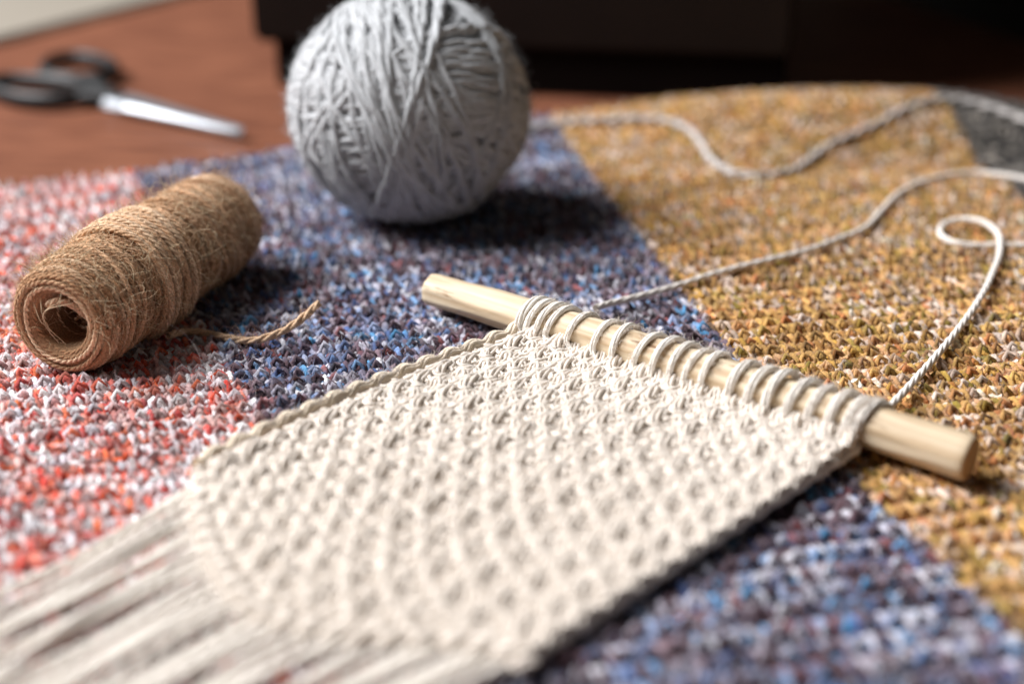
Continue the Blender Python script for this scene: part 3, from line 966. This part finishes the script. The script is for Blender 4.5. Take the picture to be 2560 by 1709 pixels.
tail = lay([(1215, 330), (1290, 322), (1400, 308), (1500, 300), (1600, 296), (1670, 302), (1722, 325), (1752, 362), (1775, 398), (1815, 425), (1880, 438), (1960, 430), (2020, 400), (2070, 362), (2130, 335), (2200, 305), (2260, 272), (2320, 252), (2390, 248), (2460, 262), (2540, 290), (2640, 340)],
           [0.3, 0.2] + [0.16] * 20)
cotton_tail('yarn_tail', tail, 420, 0.070, 0.088, ball, BB, M_GREY, np.array(srgb(206, 200, 196)), 4.0, 2)
nf = 3000
dirs = rng.standard_normal((nf, 3)); dn = dirs / np.linalg.norm(dirs, axis=1, keepdims=True)
roots = ell(dn * RB * 1.01) + bc
hair_object('yarn_fuzz', ball, roots, dn + 0.9 * rng.standard_normal((nf, 3)), 0.3 * rng.uniform(0.5, 1.6, nf), 0.005, GREY, 0.7, 4, M_GREY, BB)

# ------------------------------------------------------------------ jute twine spool
RS = 1.47
sa = at(152, 806, RS); sb = at(560, 545, RS)
sax = sb - sa; slen = np.linalg.norm(sax) ; sax /= slen
sup = np.array([0, 0, 1.0]); ssd = np.cross(sax, sup)
spool = thing('jute_spool', ((sa + sb) / 2) * np.array([1, 1, 0]), 'coreless spool of hairy brown jute twine lying at the left on the blanket', 'spool of twine')
JO = np.array(spool.location) / S
J1, J2, J3 = np.array(srgb(218, 176, 138)), np.array(srgb(192, 148, 110)), np.array(srgb(232, 198, 164))
# profile: arc length -> (axial, radius); starts inside the bore, over the lip, along the body, over the far lip
prof = catmull([(3.2, 0.78, 0), (1.2, 0.78, 0), (0.3, 0.80, 0), (-0.02, 0.90, 0), (-0.10, 1.06, 0), (-0.04, 1.28, 0), (0.22, 1.42, 0), (0.9, 1.49, 0), (2.2, 1.52, 0), (3.2, 1.55, 0),
                (4.4, 1.50, 0), (6.0, 1.47, 0), (slen - 1.2, 1.50, 0), (slen - 0.5, 1.46, 0), (slen - 0.1, 1.25, 0), (slen + 0.05, 0.9, 0), (slen, 0.55, 0)], 400)
ps = np.concatenate([[0], np.cumsum(np.linalg.norm(np.diff(prof, axis=0), axis=1))])
pxA, pxR = prof[:, 0], prof[:, 1]
i_body = np.argmin(np.abs(pxA[60:] - 1.0)) + 60


def prof_at(s_):
    return np.interp(s_, ps, pxA), np.interp(s_, ps, pxR)


def spool_pt(axp_, r_, a_):
    return sa + sax * axp_[..., None] + ssd * (r_ * np.cos(a_))[..., None] + sup * (r_ * np.sin(a_))[..., None]


# dense core surface under the twine
tA = np.linspace(0, 2 * np.pi, 60, endpoint=False)
sg = np.linspace(0, ps[-1], 120)
a_, r_ = prof_at(sg)
CVt = spool_pt(np.repeat(a_[:, None], 60, 1), np.repeat((r_ - np.where(sg < ps[i_body] * 0.36, -0.07, 0.07))[:, None], 60, 1), np.repeat(tA[None], 120, 0))
link('inner_winding', make_mesh('inner_winding', (CVt - JO).reshape(-1, 3), tube_faces(1, 120, 60), np.broadcast_to(J2 * 0.75, (7200, 3))), M_JUTE, spool)
# helical windings, one object per turn
pitch = 0.128
nturn = int(ps[-1] / pitch)
s_near = ps[i_body]
for k in range(nturn):
    s0 = k * pitch
    axc = prof_at(s0)[0]
    t_ = np.linspace(0, 2 * np.pi, 73)
    onbody = np.clip((s0 - s_near + 0.5) / 1.2, 0, 1) * np.clip((ps[-1] - s0 - 1.2) / 1.2, 0, 1)
    if 2.6 < axc < 4.6 and s0 > s_near: tilt = 0.22
    elif axc >= 4.6 and s0 > s_near: tilt = 0.55
    else: tilt = 0.62
    tilt *= onbody
    sv = s0 + pitch * t_ / (2 * np.pi) + tilt * np.cos(t_ - 0.6) + 0.03 * np.sin(3 * t_ + rng.uniform(0, 6)) + 0.02 * rng.standard_normal()
    A0, R0 = prof_at(np.clip(sv, 0, ps[-1]))
    R0 = R0 + 0.02 * rng.standard_normal() + 0.012 * np.sin(2 * t_ + rng.uniform(0, 6))
    Pt = spool_pt(A0, R0, t_)
    cen_ = sa + sax * A0[:, None]
    col_ = [J1, J2, J3][rng.integers(3)] * rng.uniform(0.9, 1.1)
    link('twine_turn', strand_mesh('twine_turn', Pt[None], 0.038, 3, 0.041, 11.0, 4, (Pt - cen_)[None], col_, phase=rng.uniform(0, 6), origin=JO, jitter=0.08), M_JUTE, spool)
# loose raised turns round the waist
for k in range(17):
    t_ = np.linspace(0, 2 * np.pi, 73)
    ax0 = 2.5 + 1.9 * k / 16 + 0.06 * rng.standard_normal()
    tl = -0.12 + 0.22 * rng.standard_normal()
    A0 = ax0 + tl * np.cos(t_ + 0.3) + 0.05 * np.sin(2 * t_ + rng.uniform(0, 6))
    R0 = np.interp(A0, [0, 1, 3, 5, 9], [1.4, 1.50, 1.56, 1.50, 1.48]) + 0.10 + 0.10 * rng.random() + 0.03 * np.sin(t_ * 2 + rng.uniform(0, 6))
    Pt = spool_pt(A0, R0, t_); cen_ = sa + sax * A0[:, None]
    link('twine_turn', strand_mesh('twine_turn', Pt[None], 0.044, 3, 0.047, 9.0, 5, (Pt - cen_)[None], [J1, J3][k % 2], phase=rng.uniform(0, 6), origin=JO, jitter=0.08), M_JUTE, spool)
for k in range(7):                                   # oblique turns near the far end and the front
    t_ = np.linspace(0, 2 * np.pi, 73)
    ax0 = [1.3, 1.7, 5.6, 6.3, 7.0, 7.4, 5.1][k]
    A0 = ax0 + (0.75 if k > 1 else -0.4) * np.cos(t_ + 0.5 + 0.4 * k)
    R0 = 1.57 + 0.03 * np.sin(t_ * 3 + k)
    Pt = spool_pt(A0, R0 * np.ones_like(t_), t_); cen_ = sa + sax * A0[:, None]
    link('twine_turn', strand_mesh('twine_turn', Pt[None], 0.040, 3, 0.042, 9.0, 5, (Pt - cen_)[None], J1, phase=rng.uniform(0, 6), origin=JO, jitter=0.08), M_JUTE, spool)
# inner end poking out of the bore
e0 = spool_pt(np.array([-0.05, 0.0, 0.25, 0.5, 1.0, 1.6]), np.array([0.55, 0.62, 0.52, 0.42, 0.5, 0.55]), np.array([2.1, 1.5, 0.9, 0.2, -0.6, -1.8]))
link('twine_end', strand_mesh('twine_end', catmull(e0, 60)[None], 0.055, 3, 0.062, 10.0, 6, (0.2, 0.1, 1), J3, origin=JO), M_JUTE, spool)
tail = [at(420, 838, 0.35), at(470, 828, 0.14), at(540, 838, 0.12), at(600, 850, 0.15), at(650, 848, 0.25), at(710, 826, 0.45), at(760, 792, 0.7), at(797, 757, 0.95)]
Pt = catmull(tail, 120)
link('twine_end', strand_mesh('twine_end', Pt[None], np.linspace(0.046, 0.058, 120) * (1 + 0.15 * np.sin(np.linspace(0, 31, 120))), 3, 0.060, 5.5, 6, (0, 0, 1), J3, origin=JO), M_JUTE, spool)
# loose fibres bridging the bore
for q, (r1, a1, r2, a2, bow) in enumerate([(0.82, 2.6, 0.70, 3.9, 0.25), (0.75, 1.2, 0.80, 4.4, 0.15), (0.8, 0.9, 0.72, 4.6, 0.3), (0.8, 2.2, 0.7, 2.9, 0.4)]):
    e_ = spool_pt(np.array([-0.05, -0.12 - bow * 0.3, 0.05, 0.2]), np.array([r1, (r1 + r2) * 0.3, r2 * 0.7, r2]), np.array([a1, a1 + (a2 - a1) * 0.35, a1 + (a2 - a1) * 0.7, a2]))
    link('loose_fibre', strand_mesh('loose_fibre', catmull(e_, 26)[None], 0.012, 1, 0.012, 0, 4, (0.2, 0.1, 1), np.array(srgb(236, 214, 178)), origin=JO), M_JUTE, spool)
# hairy fibres
nf = 6500
s_ = rng.uniform(ps[60], ps[-1], nf); a_ = rng.uniform(-0.3, np.pi + 0.6, nf)
A0, R0 = prof_at(s_)
roots = spool_pt(A0, R0 + 0.07, a_)
rad_d = roots - (sa + sax * A0[:, None]); rad_d /= np.linalg.norm(rad_d, axis=1, keepdims=True)
tan_d = np.cross(rad_d, sax)
dirs = tan_d * rng.choice([-1, 1], (nf, 1)) + 0.15 * rad_d * rng.random((nf, 1)) + 0.4 * rng.standard_normal((nf, 3))
jc = np.stack([J1, J2, J3, np.array(srgb(226, 200, 160))])[rng.integers(0, 4, nf)]
hair_object('jute_fibre', spool, roots, dirs, 0.5 * rng.uniform(0.4, 1.6, nf), 0.0065, jc, 0.45, 4, M_JUTE, JO)
nf = 900
s_ = rng.uniform(ps[60], ps[-1] * 0.8, nf); a_ = rng.uniform(-0.3, np.pi + 0.3, nf)
A0, R0 = prof_at(s_)
roots = spool_pt(A0, R0 + 0.08, a_)
rad_d = roots - (sa + sax * A0[:, None]); rad_d /= np.linalg.norm(rad_d, axis=1, keepdims=True)
hair_object('stray_fibre', spool, roots, rad_d + 0.8 * rng.standard_normal((nf, 3)), 0.55 * rng.uniform(0.4, 1.7, nf), 0.007, np.array(srgb(236, 214, 178)), 0.5, 5, M_JUTE, JO)
nf = 260
ti = rng.integers(0, 118, nf)
hair_object('stray_fibre', spool, Pt[ti] + np.array([0, 0, 0.06]), np.gradient(Pt, axis=0)[ti] * 6 + 0.5 * rng.standard_normal((nf, 3)), 0.4 * rng.uniform(0.4, 1.6, nf), 0.0045, J1, 0.4, 4, M_JUTE, JO)

# ------------------------------------------------------------------ scissors
M_HANDLE = plain_mat('black_plastic_handle', srgb(24, 24, 25), 0.5, 0, 0.1, 60)
M_BLADE = plain_mat('brushed_steel', srgb(168, 171, 176), 0.45, 0.8, 0.12, 90, 0.5, (8, 1, 1))
pb = at(292, 250, ZT + 0.4); ptip = at(606, 343, ZT + 0.2)
sd = (ptip - pb)[:2]; sl_ = np.linalg.norm(sd); sd /= sl_; sn = np.array([-sd[1], sd[0]])   # sn: away from the camera
sci = thing('scissors', (pb[0], pb[1], ZT), 'closed scissors with black plastic handles and steel blades on the bare table', 'scissors')


def sw(x, y, z=0.0):
    return np.array([sd[0] * x + sn[0] * y, sd[1] * x + sn[1] * y, z])


def blade(name, sgn, z0):
    prof_ = [(-1.6, -0.6), (0.3, -0.78), (2.2, -0.64), (sl_, -0.10), (sl_ + 0.05, 0.0), (sl_ - 0.2, 0.12), (2.6, 0.74), (1.6, 0.88), (0.2, 0.75), (-1.6, 0.5)]
    n_ = len(prof_)
    V0 = [sw(x, y * sgn, z0) for x, y in prof_] + [sw(x, y * sgn * 0.8 - 0.05 * sgn, z0 + 0.18) for x, y in prof_]
    F = [list(range(n_))[::-1], [n_ + i for i in range(n_)]] + [[i, (i + 1) % n_, n_ + (i + 1) % n_, n_ + i] for i in range(n_)]
    me = bpy.data.meshes.new(name); me.from_pydata([tuple(v * S) for v in V0], [], F); me.update()
    return link(name, me, M_BLADE, sci)


blade('blade', 1, 0.22); blade('blade', -1, 0.42)
t_ = np.linspace(0, 2 * np.pi, 30)
scr = np.array([sw(0.9 + 0.22 * math.cos(a), 0.22 * math.sin(a), 0.66) for a in t_[:-1]])
me = bpy.data.meshes.new('pivot_screw')
n_ = len(scr)
VV = [tuple(v * S) for v in scr] + [tuple((v - np.array([0, 0, 0.1])) * S) for v in scr]
me.from_pydata(VV, [], [list(range(n_))] + [[i, n_ + i, n_ + (i + 1) % n_, (i + 1) % n_] for i in range(n_)])
link('pivot_screw', me, M_BLADE, sci)


def handle(cx, cy, la, lb_, rot, shank0, z0):
    """a finger bow and the shank that joins it to the blades"""
    a = np.linspace(0, 2 * np.pi, 57)
    xx = la * np.cos(a); yy = lb_ * np.sin(a) * (1 + 0.12 * np.cos(a))
    X = cx + xx * math.cos(rot) - yy * math.sin(rot); Y = cy + xx * math.sin(rot) + yy * math.cos(rot)
    P = np.array([sw(x, y, z0) for x, y in zip(X, Y)])
    q = np.linspace(0, 2 * np.pi, 12, endpoint=False)
    T = np.gradient(P, axis=0); T[0] = T[-1] = P[1] - P[-2]; T /= np.linalg.norm(T, axis=1, keepdims=True)
    A = np.cross(T, [0, 0, 1.0])
    ring = P[:, None] + 0.25 * np.cos(q)[None, :, None] * A[:, None] + 0.38 * np.sin(q)[None, :, None] * np.array([0, 0, 1.0])
    V1 = ring.reshape(-1, 3); F1 = tube_faces(1, len(P), 12)
    me = make_mesh('handle', V1, F1)
    h = link('handle', me, M_HANDLE, sci)
    k = 24
    e = np.array([cx + la * math.cos(rot) * 0.96, cy + la * math.sin(rot) * 0.96])
    pts = catmull([(shank0[0], shank0[1], 0.45), ((shank0[0] + e[0]) / 2, shank0[1] * 0.55 + e[1] * 0.45, 0.5), (e[0], e[1], z0)], k)
    PP = np.array([sw(x, y, z) for x, y, z in pts])
    T = np.gradient(PP, axis=0); T /= np.linalg.norm(T, axis=1, keepdims=True); A = np.cross(T, [0, 0, 1.0]); A /= np.linalg.norm(A, axis=1, keepdims=True)
    wd = np.interp(np.linspace(0, 1, k), [0, 0.5, 1], [0.52, 0.50, 0.42])[:, None, None]
    ring = PP[:, None] + wd * np.cos(q)[None, :, None] * A[:, None] + 0.38 * np.sin(q)[None, :, None] * np.array([0, 0, 1.0])
    Vs = ring.reshape(-1, 3)
    Vs = np.vstack([Vs, PP[:1], PP[-1:]])
    jq = np.arange(12)
    cp = np.concatenate([np.stack([np.full(12, k * 12), (jq + 1) % 12, jq], 1), np.stack([np.full(12, k * 12 + 1), (k - 1) * 12 + jq, (k - 1) * 12 + (jq + 1) % 12], 1)])
    link('shank', make_mesh('shank', Vs, tube_faces(1, k, 12), None, cp), M_HANDLE, h)


handle(-4.1, -1.45, 2.8, 1.5, math.radians(6), (0.1, 0.15), 0.5)
handle(-6.2, 2.3, 2.6, 1.65, math.radians(-24), (0.1, -0.1), 0.5)
